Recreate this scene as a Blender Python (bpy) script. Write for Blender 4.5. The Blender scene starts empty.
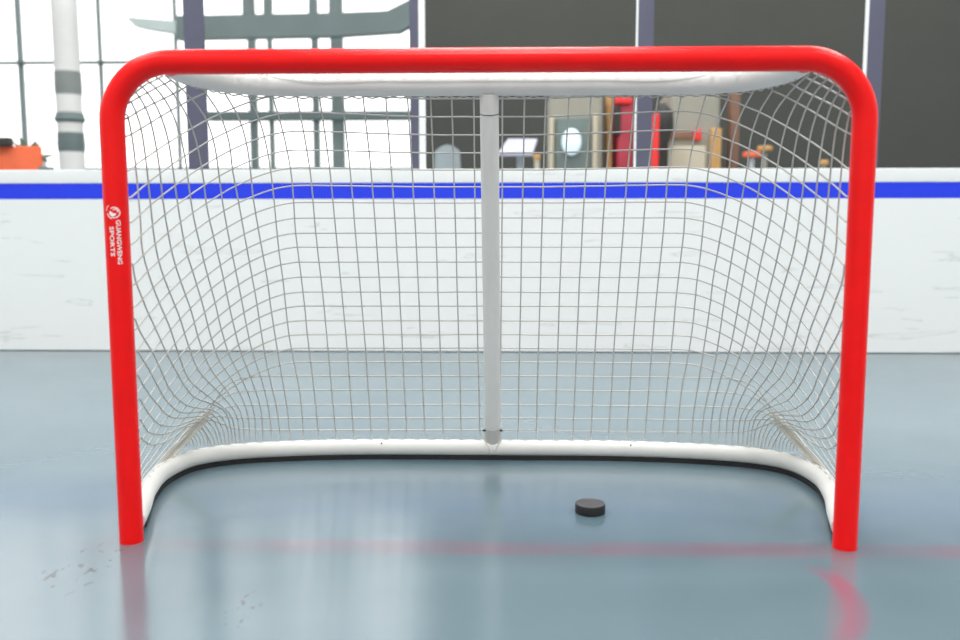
import bpy, bmesh, math, random
from mathutils import Vector, Matrix
random.seed(4)
SC = bpy.context.scene
COL = SC.collection
# ------------------------------------------------------------------ camera
CX, CY, CZ, YAW, PIT, ROL, FPX = 0.04986, -2.31844, 0.86817, 0.02643, 0.11547, -0.00073, 905.22452
fw = Vector((-math.sin(YAW)*math.cos(PIT), math.cos(YAW)*math.cos(PIT), -math.sin(PIT)))
rt = Vector((math.cos(YAW), math.sin(YAW), 0)); up = rt.cross(fw)
r2 = math.cos(ROL)*rt + math.sin(ROL)*up; u2 = -math.sin(ROL)*rt + math.cos(ROL)*up
cam = bpy.data.cameras.new('camera'); co = bpy.data.objects.new('camera', cam); COL.objects.link(co)
co.matrix_world = Matrix(((r2.x, u2.x, -fw.x, CX), (r2.y, u2.y, -fw.y, CY), (r2.z, u2.z, -fw.z, CZ), (0, 0, 0, 1)))
cam.sensor_width = 36; cam.lens = FPX/960*36; cam.clip_end = 200
cam.dof.use_dof = True; cam.dof.focus_distance = 3.0; cam.dof.aperture_fstop = 1.9
SC.camera = co
# ------------------------------------------------------------------ world, lights, exposure
w = bpy.data.worlds.new('world'); SC.world = w; w.use_nodes = True
w.node_tree.nodes['Background'].inputs[0].default_value = (1.0, 1.0, 0.985, 1)
w.node_tree.nodes['Background'].inputs[1].default_value = 2.1      # overcast daylight outside the far windows
def area(name, loc, size, power, rot=(0, 0, 0), col=(1, .985, .965)):
    l = bpy.data.lights.new(name, 'AREA'); l.shape = 'RECTANGLE'; l.size, l.size_y = size; l.energy = power; l.color = col
    o = bpy.data.objects.new(name, l); COL.objects.link(o); o.location = loc; o.rotation_euler = rot; return o
for lx in (-7, 0, 7):
    for ly in (-5.0, .5, 6.0, 11.0):
        area('hall_ceiling_light', (lx, ly, 9.9), (3.6, 1.2), 330)
area('hall_ceiling_lamp', (.3, -1.6, 4.6), (.5, .12), 28)
SC.view_settings.view_transform = 'Standard'; SC.view_settings.look = 'None'
SC.view_settings.gamma = 1; SC.view_settings.use_curve_mapping = False
SC.view_settings.exposure = 0.0

def at(px, py, Y):
    """a point at depth Y on the sight line through a pixel"""
    d = fw + r2*((px-480)/FPX) - u2*((py-320)/FPX)
    return Vector((CX, CY, CZ)) + d*((Y-CY)/d.y)
# ------------------------------------------------------------------ materials
def lin(c):
    return tuple(((v/255)/12.92 if v/255 <= .04045 else (((v/255)+.055)/1.055)**2.4) for v in c) + (1,)
def mat(name, rgb, rough=.5, metal=0, coat=0, noise=0, nscale=8, bump=0, spec=.5, nstretch=(1, 1, 1)):
    m = bpy.data.materials.new(name); m.use_nodes = True
    nt = m.node_tree; b = nt.nodes['Principled BSDF']
    c = lin(rgb); b.inputs['Base Color'].default_value = c
    b.inputs['Roughness'].default_value = rough; b.inputs['Metallic'].default_value = metal
    b.inputs['Coat Weight'].default_value = coat; b.inputs['Specular IOR Level'].default_value = spec
    if noise or bump:
        tc = nt.nodes.new('ShaderNodeTexCoord'); mp = nt.nodes.new('ShaderNodeMapping'); mp.inputs['Scale'].default_value = nstretch
        nt.links.new(tc.outputs['Object'], mp.inputs[0])
        n = nt.nodes.new('ShaderNodeTexNoise'); n.inputs['Scale'].default_value = nscale; n.inputs['Detail'].default_value = 5
        nt.links.new(mp.outputs[0], n.inputs['Vector'])
        if noise:
            r = nt.nodes.new('ShaderNodeValToRGB')
            r.color_ramp.elements[0].position = .3; r.color_ramp.elements[1].position = .7
            r.color_ramp.elements[0].color = tuple(v*(1-noise) for v in c[:3])+(1,)
            r.color_ramp.elements[1].color = tuple(min(1, v*(1+noise)) for v in c[:3])+(1,)
            nt.links.new(n.outputs[0], r.inputs[0]); nt.links.new(r.outputs[0], b.inputs['Base Color'])
        if bump:
            bp = nt.nodes.new('ShaderNodeBump'); bp.inputs['Strength'].default_value = bump; bp.inputs['Distance'].default_value = .01
            nt.links.new(n.outputs[0], bp.inputs['Height']); nt.links.new(bp.outputs[0], b.inputs['Normal'])
    return m
M = {}
M['red'] = mat('red_powder_coat', (252, 6, 8), .28, coat=.0, spec=.3, noise=.06, nscale=14)
M['white_tube'] = mat('white_powder_coat', (226, 225, 222), .5, noise=.03, nscale=9)
M['ink'] = mat('white_print', (250, 246, 244), .5)
M['cord'] = mat('net_cord', (188, 188, 184), .75)
M['gathered'] = mat('lightened_net_cord', (232, 228, 216), .8, noise=.05, nscale=30)  # same cord, colour lightened to offset the bunch's self-shadowing
M['casting'] = mat('grey_white_casting', (196, 195, 192), .55)
M['rubber'] = mat('shadow_and_bolt_black', (28, 28, 30), .6, noise=.25, nscale=40, bump=.1)  # black for bolts, rivets and the strip that deepens the contact shadow
M['puck_side'] = mat('puck_rubber_side', (30, 28, 30), .55, noise=.2, nscale=60, bump=.2)
M['puck_top'] = mat('puck_rubber_face', (62, 60, 64), .5, noise=.2, nscale=30)
M['line'] = mat('dark_seam', (70, 72, 74), .6)
M['blue'] = mat('blue_stripe_paint', (26, 58, 232), .5, noise=.03)
M['mullion'] = mat('grey_violet_metal', (96, 96, 116), .5, noise=.03)
M['strip'] = mat('white_edge_strip', (250, 250, 250), .5)
M['steel'] = mat('window_steel', (98, 112, 112), .6, noise=.08, nscale=2)
M['steel_l'] = mat('pale_steel', (176, 188, 186), .6, noise=.06, nscale=2)
M['dark'] = mat('dark_wall_panel', (78, 79, 76), .9, noise=.03, nscale=1.5, spec=.1)
M['column'] = mat('pale_column', (214, 214, 212), .7, noise=.08, nscale=1.2)
M['column_dark'] = mat('dark_column_band', (126, 132, 130), .7, noise=.1, nscale=3)
M['hall_wall'] = mat('hall_wall_paint', (206, 208, 206), .8, noise=.03, nscale=1)
M['orange'] = mat('orange_board', (240, 110, 70), .7, noise=.05)
M['leaf'] = mat('leaf', (110, 140, 110), .7, noise=.2)
M['white_obj'] = mat('white_plastic', (186, 196, 200), .5, noise=.03)
M['lilac'] = mat('pale_lilac_board', (172, 173, 190), .5, noise=.03)
M['cream'] = mat('cream_panel', (152, 149, 137), .6, noise=.05, nscale=3)
M['cream2'] = mat('cream_trim', (196, 188, 166), .6)
M['greenglass'] = mat('grey_green_panel', (110, 124, 120), .3, noise=.1, nscale=4)
M['wood'] = mat('tan_wood', (196, 152, 96), .6, noise=.15, nscale=4, nstretch=(6, 6, .6))
M['brown'] = mat('brown_wood', (130, 96, 78), .6, noise=.15, nscale=4)
M['darkred'] = mat('dark_red_panel', (176, 58, 74), .6, noise=.2, nscale=3)
M['brightred'] = mat('bright_red_panel', (234, 50, 48), .5, noise=.05)
M['black'] = mat('blackish', (52, 52, 50), .7)
m = bpy.data.materials.new('lit_globe'); m.use_nodes = True
b = m.node_tree.nodes['Principled BSDF']; b.inputs['Base Color'].default_value = (.6, .75, .85, 1)
b.inputs['Emission Color'].default_value = (.75, .92, 1, 1); b.inputs['Emission Strength'].default_value = .45; M['globe'] = m

# floor: glossy grey-blue sealed concrete with a faded red goal line and crease
def floor_mat():
    m = bpy.data.materials.new('sealed_floor'); m.use_nodes = True; nt = m.node_tree; N = nt.nodes; L = nt.links
    b = N['Principled BSDF']
    tc = N.new('ShaderNodeTexCoord'); sep = N.new('ShaderNodeSeparateXYZ'); L.new(tc.outputs['Object'], sep.inputs[0])
    def math_(op, a, b_=None, c=None):
        n = N.new('ShaderNodeMath'); n.operation = op
        for i, v in enumerate((a, b_, c)):
            if v is None: continue
            if isinstance(v, (int, float)): n.inputs[i].default_value = v
            else: L.new(v, n.inputs[i])
        return n.outputs[0]
    def smooth(v, e0, e1):
        n = N.new('ShaderNodeMapRange'); n.interpolation_type = 'SMOOTHSTEP'
        L.new(v, n.inputs[0]); n.inputs[1].default_value = e0; n.inputs[2].default_value = e1; return n.outputs[0]
    def noise(scale, detail=4, vec=None):
        n = N.new('ShaderNodeTexNoise'); n.inputs['Scale'].default_value = scale; n.inputs['Detail'].default_value = detail
        L.new(vec or tc.outputs['Object'], n.inputs['Vector']); return n.outputs[0]
    def mix(f, a, b_):
        n = N.new('ShaderNodeMix'); n.data_type = 'RGBA'
        if isinstance(f, float): n.inputs[0].default_value = f
        else: L.new(f, n.inputs[0])
        for i, v in ((6, a), (7, b_)):
            if isinstance(v, tuple): n.inputs[i].default_value = v
            else: L.new(v, n.inputs[i])
        return n.outputs[2]
    X, Y = sep.outputs[0], sep.outputs[1]
    base = mix(smooth(noise(1.1, 3), .35, .65), lin((FLOOR_A)), lin((FLOOR_B)))
    # goal line
    d = math_('ABSOLUTE', math_('ADD', Y, .024))
    line = math_('SUBTRACT', 1.0, smooth(d, .022, .075))
    patch = smooth(noise(2.3, 3), .30, .62)
    line = math_('MULTIPLY', line, math_('MULTIPLY_ADD', patch, .20, .05))
    fade = smooth(X, -1.25, -.2)
    line = math_('MULTIPLY', line, fade)
    # crease arc in front of the near post
    ax = math_('SUBTRACT', X, .462); ay = math_('ADD', Y, .27)
    r = math_('SQRT', math_('ADD', math_('MULTIPLY', ax, ax), math_('MULTIPLY', ay, ay)))
    arc = math_('SUBTRACT', 1.0, smooth(math_('ABSOLUTE', math_('SUBTRACT', r, .385)), .008, .042))
    arc = math_('MULTIPLY', arc, smooth(X, .70, .80)); arc = math_('MULTIPLY', arc, math_('SUBTRACT', 1.0, smooth(Y, -.21, -.10)))
    arc = math_('MULTIPLY', arc, .36)
    tot = math_('MAXIMUM', line, arc)
    c = mix(tot, base, lin((164, 44, 84)))
    # small dark scuffs on the near side
    mp = N.new('ShaderNodeMapping'); mp.inputs['Rotation'].default_value = (0, 0, .35); mp.inputs['Scale'].default_value = (46, 22, 1); L.new(tc.outputs['Object'], mp.inputs[0])
    sc = smooth(noise(1.0, 5, mp.outputs[0]), .58, .63)
    def spot(x, y, rx, ry):
        a = math_('DIVIDE', math_('SUBTRACT', X, x), rx); b2 = math_('DIVIDE', math_('SUBTRACT', Y, y), ry)
        return math_('SUBTRACT', 1.0, smooth(math_('ADD', math_('MULTIPLY', a, a), math_('MULTIPLY', b2, b2)), .3, 1.0))
    reg = math_('MAXIMUM', spot(-1.0, -.20, .10, .20), spot(-.52, -.42, .05, .12))
    c = mix(math_('MULTIPLY', math_('MULTIPLY', sc, reg), .9), c, lin((52, 60, 66)))
    L.new(c, b.inputs['Base Color'])
    rr = N.new('ShaderNodeMapRange'); L.new(noise(1.7, 3), rr.inputs[0]); rr.inputs[3].default_value = .12; rr.inputs[4].default_value = .22
    L.new(rr.outputs[0], b.inputs['Roughness']); b.inputs['IOR'].default_value = 2.1
    bp = N.new('ShaderNodeBump'); bp.inputs['Strength'].default_value = .05; bp.inputs['Distance'].default_value = .01
    L.new(noise(9, 3), bp.inputs['Height']); L.new(bp.outputs[0], b.inputs['Normal'])
    return m
FLOOR_A, FLOOR_B = (88, 110, 120), (100, 120, 129)
M['floor'] = floor_mat()

# boards: white panel, thin grey scuffs and streaks
def board_mat():
    m = mat('rink_board_white', (238, 239, 239), .45); nt = m.node_tree; N = nt.nodes; L = nt.links; b = N['Principled BSDF']
    tc = N.new('ShaderNodeTexCoord'); mp = N.new('ShaderNodeMapping'); mp.inputs['Scale'].default_value = (1.1, 1, 9); mp.inputs['Rotation'].default_value = (0, .06, 0)
    L.new(tc.outputs['Object'], mp.inputs[0])
    n = N.new('ShaderNodeTexNoise'); n.inputs['Scale'].default_value = 1.6; n.inputs['Detail'].default_value = 6; n.inputs['Distortion'].default_value = .6
    L.new(mp.outputs[0], n.inputs['Vector'])
    r = N.new('ShaderNodeValToRGB'); e = r.color_ramp.elements
    e[0].position = .0; e[0].color = lin((240, 241, 241)); e[1].position = 1; e[1].color = lin((238, 240, 240))
    for p, c in ((.63, (240, 241, 241)), (.65, (216, 218, 219)), (.67, (239, 240, 240)), (.76, (230, 232, 232))):
        k = r.color_ramp.elements.new(p); k.color = lin(c)
    L.new(n.outputs[0], r.inputs[0]); L.new(r.outputs[0], b.inputs['Base Color'])
    return m
M['board'] = board_mat()

# ------------------------------------------------------------------ mesh helpers
def link(name, me, m, parent=None):
    o = bpy.data.objects.new(name, me); COL.objects.link(o)
    for x in (m if isinstance(m, (list, tuple)) else [m]): me.materials.append(x)
    if parent: o.parent = parent
    return o
def finish(bm, name, m, parent=None, smooth=True, ang=40):
    bmesh.ops.recalc_face_normals(bm, faces=bm.faces)
    me = bpy.data.meshes.new(name); bm.to_mesh(me); bm.free()
    if smooth:
        me.polygons.foreach_set('use_smooth', [True]*len(me.polygons))
        me.set_sharp_from_angle(angle=math.radians(ang))
    return link(name, me, m, parent)
def box(bm, a, b, bev=0):
    r = bmesh.ops.create_cube(bm, size=1); vs = r['verts']
    for v in vs:
        v.co = Vector((a[0]+(v.co.x+.5)*(b[0]-a[0]), a[1]+(v.co.y+.5)*(b[1]-a[1]), a[2]+(v.co.z+.5)*(b[2]-a[2])))
    if bev:
        es = list({e for v in vs for e in v.link_edges})
        bmesh.ops.bevel(bm, geom=es, offset=bev, segments=3, affect='EDGES', profile=.6)
def tube(bm, pts, r, n=20, caps=True, rad=None):
    pts = [Vector(p) for p in pts]; rings = []
    t0 = (pts[1]-pts[0]).normalized()
    nrm = t0.orthogonal().normalized()
    for i, p in enumerate(pts):
        t = (pts[min(i+1, len(pts)-1)]-pts[max(i-1, 0)]).normalized()
        nrm = (nrm - t*nrm.dot(t)).normalized(); bn = t.cross(nrm)
        rr = rad[i] if rad else r
        rings.append([bm.verts.new(p+rr*(math.cos(2*math.pi*k/n)*nrm+math.sin(2*math.pi*k/n)*bn)) for k in range(n)])
    for a, b in zip(rings, rings[1:]):
        for k in range(n): bm.faces.new((a[k], a[(k+1) % n], b[(k+1) % n], b[k]))
    if caps: bm.faces.new(rings[0]); bm.faces.new(rings[-1])
def spline(pts, n):
    pts = [Vector(p) for p in pts]; d = [0]
    for a, b in zip(pts, pts[1:]): d.append(d[-1]+(b-a).length)
    m = []
    for i in range(len(pts)):
        a, b = max(0, i-1), min(len(pts)-1, i+1); m.append((pts[b]-pts[a])/(d[b]-d[a]))
    out = []
    i = 0
    for k in range(n):
        x = d[-1]*k/(n-1)
        while i < len(pts)-2 and d[i+1] < x: i += 1
        h = d[i+1]-d[i]; t = (x-d[i])/h
        out.append((2*t**3-3*t**2+1)*pts[i]+(t**3-2*t**2+t)*h*m[i]+(-2*t**3+3*t**2)*pts[i+1]+(t**3-t**2)*h*m[i+1])
    return out
def tag(o, label, cat, group=None):
    o['label'] = label; o['category'] = cat
    if group: o['group'] = group
    return o
def thing(name, loc, label, cat, group=None):
    o = bpy.data.objects.new(name, None); COL.objects.link(o); o.location = loc; o.empty_display_size = .1
    return tag(o, label, cat, group)
def adopt(parent):
    """children were modelled in world space: shift them to the parent's own space"""
    for c in COL.objects:
        if c.parent == parent and c.type == 'MESH': c.matrix_parent_inverse = Matrix.Translation(parent.location).inverted()
def structure(o): o['kind'] = 'structure'; return o
# ================================================================== THE SETTING
bm = bmesh.new(); box(bm, (-12, -8, -.1), (12, 26, 0)); structure(finish(bm, 'floor', M['floor'], smooth=False))
def wall(name, a, c, m):
    bm = bmesh.new(); box(bm, a, c); return structure(finish(bm, name, m, smooth=False))
wall('ceiling', (-12, -8, 10), (12, 14.2, 10.1), M['hall_wall'])
wall('wall_left', (-12.2, -8, 0), (-12, 14.2, 10.1), M['hall_wall'])
wall('wall_right', (12, -8, 0), (12.2, 14.2, 10.1), M['hall_wall'])
wall('wall_front', (-12, -8.2, 0), (12, -8, 10.1), M['hall_wall'])
FY = 14.0                                     # far end of the hall
def dark_panel(name, x0, x1):
    bm = bmesh.new(); box(bm, (x0, FY, 0), (x1, FY+.2, 10)); return structure(finish(bm, name, M['dark'], smooth=False))
xd = at(412, 100, FY).x
dark_panel('wall_back', xd, 12)

# far steel-framed window wall, real daylight behind it
wx0, wx1 = -12.0, xd
bm = bmesh.new()
def hbar(x0, x1, py0, py1, Y, dz=.12):
    z1 = at(x0, py0, Y).z; z0 = at(x0, py1, Y).z
    box(bm, (at(x0, 50, Y).x, Y-dz, z0), (at(x1, 50, Y).x, Y+dz, z1), .02)
def vbar(px, wpx, Y, py0=-60, py1=200, dz=.08):
    x = at(px, 50, Y).x; h = wpx/FPX*(Y-CY)/2
    box(bm, (x-h, Y-dz, max(0, at(px, py1, Y).z)), (x+h, Y+dz, at(px, py0, Y).z), .02)
WY = FY
for px, wd in ((252, 7), (270, 4), (315, 6), (337, 12), (176, 1.8), (100, 1.6), (20, 2.6)): vbar(px, wd, WY, -285, 215)
for a, c, y0, y1 in ((205, 412, 112, 121),): hbar(a, c, y0, y1, WY)
hbar(-80, 150, 62.6, 64.4, WY); hbar(-80, 412, -70, -58, WY); hbar(-80, 412, -190, -182, WY)
hbar(60, 412, 168, 190, WY)
structure(finish(bm, 'window_1', M['steel'], smooth=False))
# deep grey roof truss in front of the daylight
TY = 12.5
tr = thing('roof_truss', (at(270, 26, TY).x, TY, at(270, 26, TY).z), 'dark grey steel roof truss crossing the bright far windows', 'truss')
def quad(name, pts, m, parent, d=.1):
    bm = bmesh.new(); P_ = [at(x, y, TY) for x, y in pts]
    f_ = [bm.verts.new((p.x, TY-d, p.z)) for p in P_]; k_ = [bm.verts.new((p.x, TY+d, p.z)) for p in P_]
    bm.faces.new(f_); bm.faces.new(k_[::-1])
    for q in range(len(P_)): bm.faces.new((f_[q], f_[(q+1) % len(P_)], k_[(q+1) % len(P_)], k_[q]))
    return finish(bm, name, m, parent, smooth=False)
quad('main_beam', [(178, 17), (340, 14), (388, 12), (424, -6), (424, 20), (400, 33), (340, 37), (178, 40)], M['steel'], tr)
quad('brace', [(128, 18), (178, 22), (178, 34), (150, 30), (136, 27)], M['steel_l'], tr)
for px in (247, 268, 313, 333): quad('hanger', [(px-3.5, -60), (px+3.5, -60), (px+3.5, 15), (px-3.5, 15)], M['steel'], tr, .08)
adopt(tr)

# ================================================================== RINK BARRIER
BY, BS = 3.3924, 0.000120   # the board's line: y = BY + BS*x
ba = math.atan(BS)
def bline(x): return BY + BS*x
barrier = thing('rink_board', (0, BY, 0), 'long white rink board with a blue stripe behind the goal', 'rink board')
barrier.rotation_euler = (0, 0, ba)
def bpart(name, a, b, m, bev=0):
    bm = bmesh.new(); box(bm, a, b, bev); return finish(bm, name, m, barrier)
bpart('panel', (-9, 0, .005), (9, .06, .97), M['board'])
bpart('stripe', (-9, -.001, .97), (9, .06, 1.068), M['blue'])
bpart('top_rail', (-9, -.004, 1.068), (9, .075, 1.153), M['board'], .004)
bpart('kick_seam', (-9, .012, 0), (9, .05, .005), M['line'])
posts = [(186, 206, None, 'leftmost violet grey post on the rink board, in front of bright windows', (192, 210)),
         (410, 419, (419, 425.5), 'violet grey post edged by a wide white strip where bright windows meet the dark wall', None),
         (637, 652.5, (634.8, 636.8), 'violet grey post on the rink board beside the red box, above the goal centre', None),
         (865, 881, (861.5, 865), 'rightmost violet grey post on the rink board, outside the goal corner', None)]
for a, c, st, lab, _ in posts:
    px = (a+c)/2; x0 = at(a, 90, BY+.03).x; x1 = at(c, 90, BY+.03).x
    t = thing('barrier_post', ((x0+x1)/2, bline(px)+.035, 1.153), lab, 'post', 'posts standing on the rink board')
    t.location.y = BY+BS*((x0+x1)/2)+.035
    bm = bmesh.new(); h = (x1-x0)/2
    box(bm, (-h, -.012, 0), (h, .012, 2.6), .003); finish(bm, 'upright', M['mullion'], t)
    bm = bmesh.new(); box(bm, (-h-.004, -.02, 0), (h+.004, .02, .006)); finish(bm, 'foot_plate', M['mullion'], t)
    if st:
        s0 = at(st[0], 90, BY+.03).x-t.location.x; s1 = at(st[1], 90, BY+.03).x-t.location.x
        bm = bmesh.new(); box(bm, (s0, -.0145, 0), (s1, -.008, 2.6)); finish(bm, 'white_edge_strip', M['strip'], t)

# ================================================================== HOCKEY GOAL
W = .9465; H = 1.2515; R = .0308; BR = .15
goal = thing('hockey_goal', (0, 0, 0), 'red and white ice hockey goal with a pale string net on the grey floor', 'hockey goal')
bm = bmesh.new()
pts = [(-W, 0, 0), (-W, 0, .3), (-W, 0, .6), (-W, 0, .9)]
for k in range(13):
    a = math.pi/2*k/12; pts.append((-W+BR-BR*math.cos(a), 0, H-BR+BR*math.sin(a)))
pts += [(-.4, 0, H), (0, 0, H)]
pts += [(-x, y, z) for x, y, z in pts[-2::-1]]
tube(bm, pts, R, 32); finish(bm, 'front_frame', M['red'], goal)
TOP = [(-.80, .0, 1.2515), (-.812, .10, 1.253), (-.805, .25, 1.257), (-.75, .40, 1.26), (-.62, .468, 1.26), (-.3, .475, 1.26), (0, .475, 1.26)]
TOPS = spline(TOP, 40); full = TOPS + [Vector((-p.x, p.y, p.z)) for p in TOPS[-2::-1]]
bm = bmesh.new(); tube(bm, full, .0345, 24, rad=[.0275+.007*min(1, min(i, len(full)-1-i)/6) for i in range(len(full))]); finish(bm, 'top_frame', M['white_tube'], goal)
BASE = [(-.9465, .02, .046), (-.983, .157, .042), (-1.032, .33, .040), (-1.055, .52, .040), (-1.01, .69, .040), (-.86, .785, .040), (-.5, .845, .040), (0, .852, .040)]
BS_ = spline(BASE, 60); fullb = BS_ + [Vector((-p.x, p.y, p.z)) for p in BS_[-2::-1]]
bm = bmesh.new(); tube(bm, fullb, .0285, 24); finish(bm, 'base_frame', M['white_tube'], goal)
# black strip added under the base tube to darken its contact shadow
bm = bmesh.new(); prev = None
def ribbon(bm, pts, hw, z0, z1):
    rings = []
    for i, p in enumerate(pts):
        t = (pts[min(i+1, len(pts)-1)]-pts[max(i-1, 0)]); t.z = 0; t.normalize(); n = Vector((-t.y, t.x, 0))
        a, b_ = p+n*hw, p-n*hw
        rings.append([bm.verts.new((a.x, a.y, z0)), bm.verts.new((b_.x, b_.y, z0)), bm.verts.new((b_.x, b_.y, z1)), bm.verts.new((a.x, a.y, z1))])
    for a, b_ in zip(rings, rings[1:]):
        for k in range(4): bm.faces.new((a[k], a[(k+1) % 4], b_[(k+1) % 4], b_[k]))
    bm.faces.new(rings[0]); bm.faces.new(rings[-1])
ribbon(bm, fullb[3:-3], .020, .0, .016); finish(bm, 'contact_shadow_strip', M['rubber'], goal)
# centre post
bm = bmesh.new()
pb, pt = Vector((0.012, .862, .05)), Vector((0.004, .48, 1.235))
tube(bm, [pb, pb.lerp(pt, .5), pt], .029, 28); cp = finish(bm, 'centre_post', M['white_tube'], goal)
d = (pt-pb).normalized()
bm = bmesh.new()   # joint ring near the top
q = pt-d*.062; tube(bm, [q-d*.0012, q+d*.0012], .0297, 28); finish(bm, 'joint_ring', M['line'], cp)
bm = bmesh.new()   # wider sleeve clasping the base tube, with a pointed tongue
q = pb+d*.075
tube(bm, [pb-d*.02, q], .0295, 28, rad=[.0302, .0302])
tongue = []
for k in range(9):
    a = k/8; x = (a-.5)*.062; dep = .004+.040*(1-abs(2*a-1))
    tongue.append((x, dep))
c0 = Vector((.012, .852, .04))
top_r = []; bot_r = []
for x, dep in tongue:
    for lst, ang in ((top_r, math.radians(75)), (bot_r, math.radians(75)-dep/.0305*1.35)):
        lst.append([bm.verts.new((c0.x+x, c0.y-rr*math.cos(ang), c0.z+rr*math.sin(ang))) for rr in (.0318, .028)])
for i in range(8):
    for r_ in (0, 1): bm.faces.new((top_r[i][r_], top_r[i+1][r_], bot_r[i+1][r_], bot_r[i][r_]))
    bm.faces.new((bot_r[i][0], bot_r[i+1][0], bot_r[i+1][1], bot_r[i][1])); bm.faces.new((top_r[i][0], top_r[i+1][0], top_r[i+1][1], top_r[i][1]))
sl = finish(bm, 'base_sleeve', M['casting'], cp)
for s in (-1, 1):
    bm = bmesh.new(); c = pb+d*.062+Vector((s*.0255, -.016, 0))
    tube(bm, [c+Vector((s*.009, -.004, 0)), c-Vector((s*.006, -.004, 0))], .0035, 10); finish(bm, 'bolt', M['rubber'], cp)
# small rivets on the base tube
for x in (-.385, .50):
    yb = min(fullb, key=lambda p: abs(p.x-x)).y
    bm = bmesh.new(); c = Vector((x, yb, .04)); n = Vector((0, -.75, .66))
    tube(bm, [c+n*.0275, c+n*.0300], .003, 10); finish(bm, 'rivet', M['rubber'], goal)
# lugs where the top frame meets the crossbar
for s in (-1, 1):
    bm = bmesh.new(); tube(bm, [(s*.801, .022, 1.252), (s*.804, .040, 1.253)], .0305, 24); finish(bm, 'corner_socket', M['red'], goal)
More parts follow.
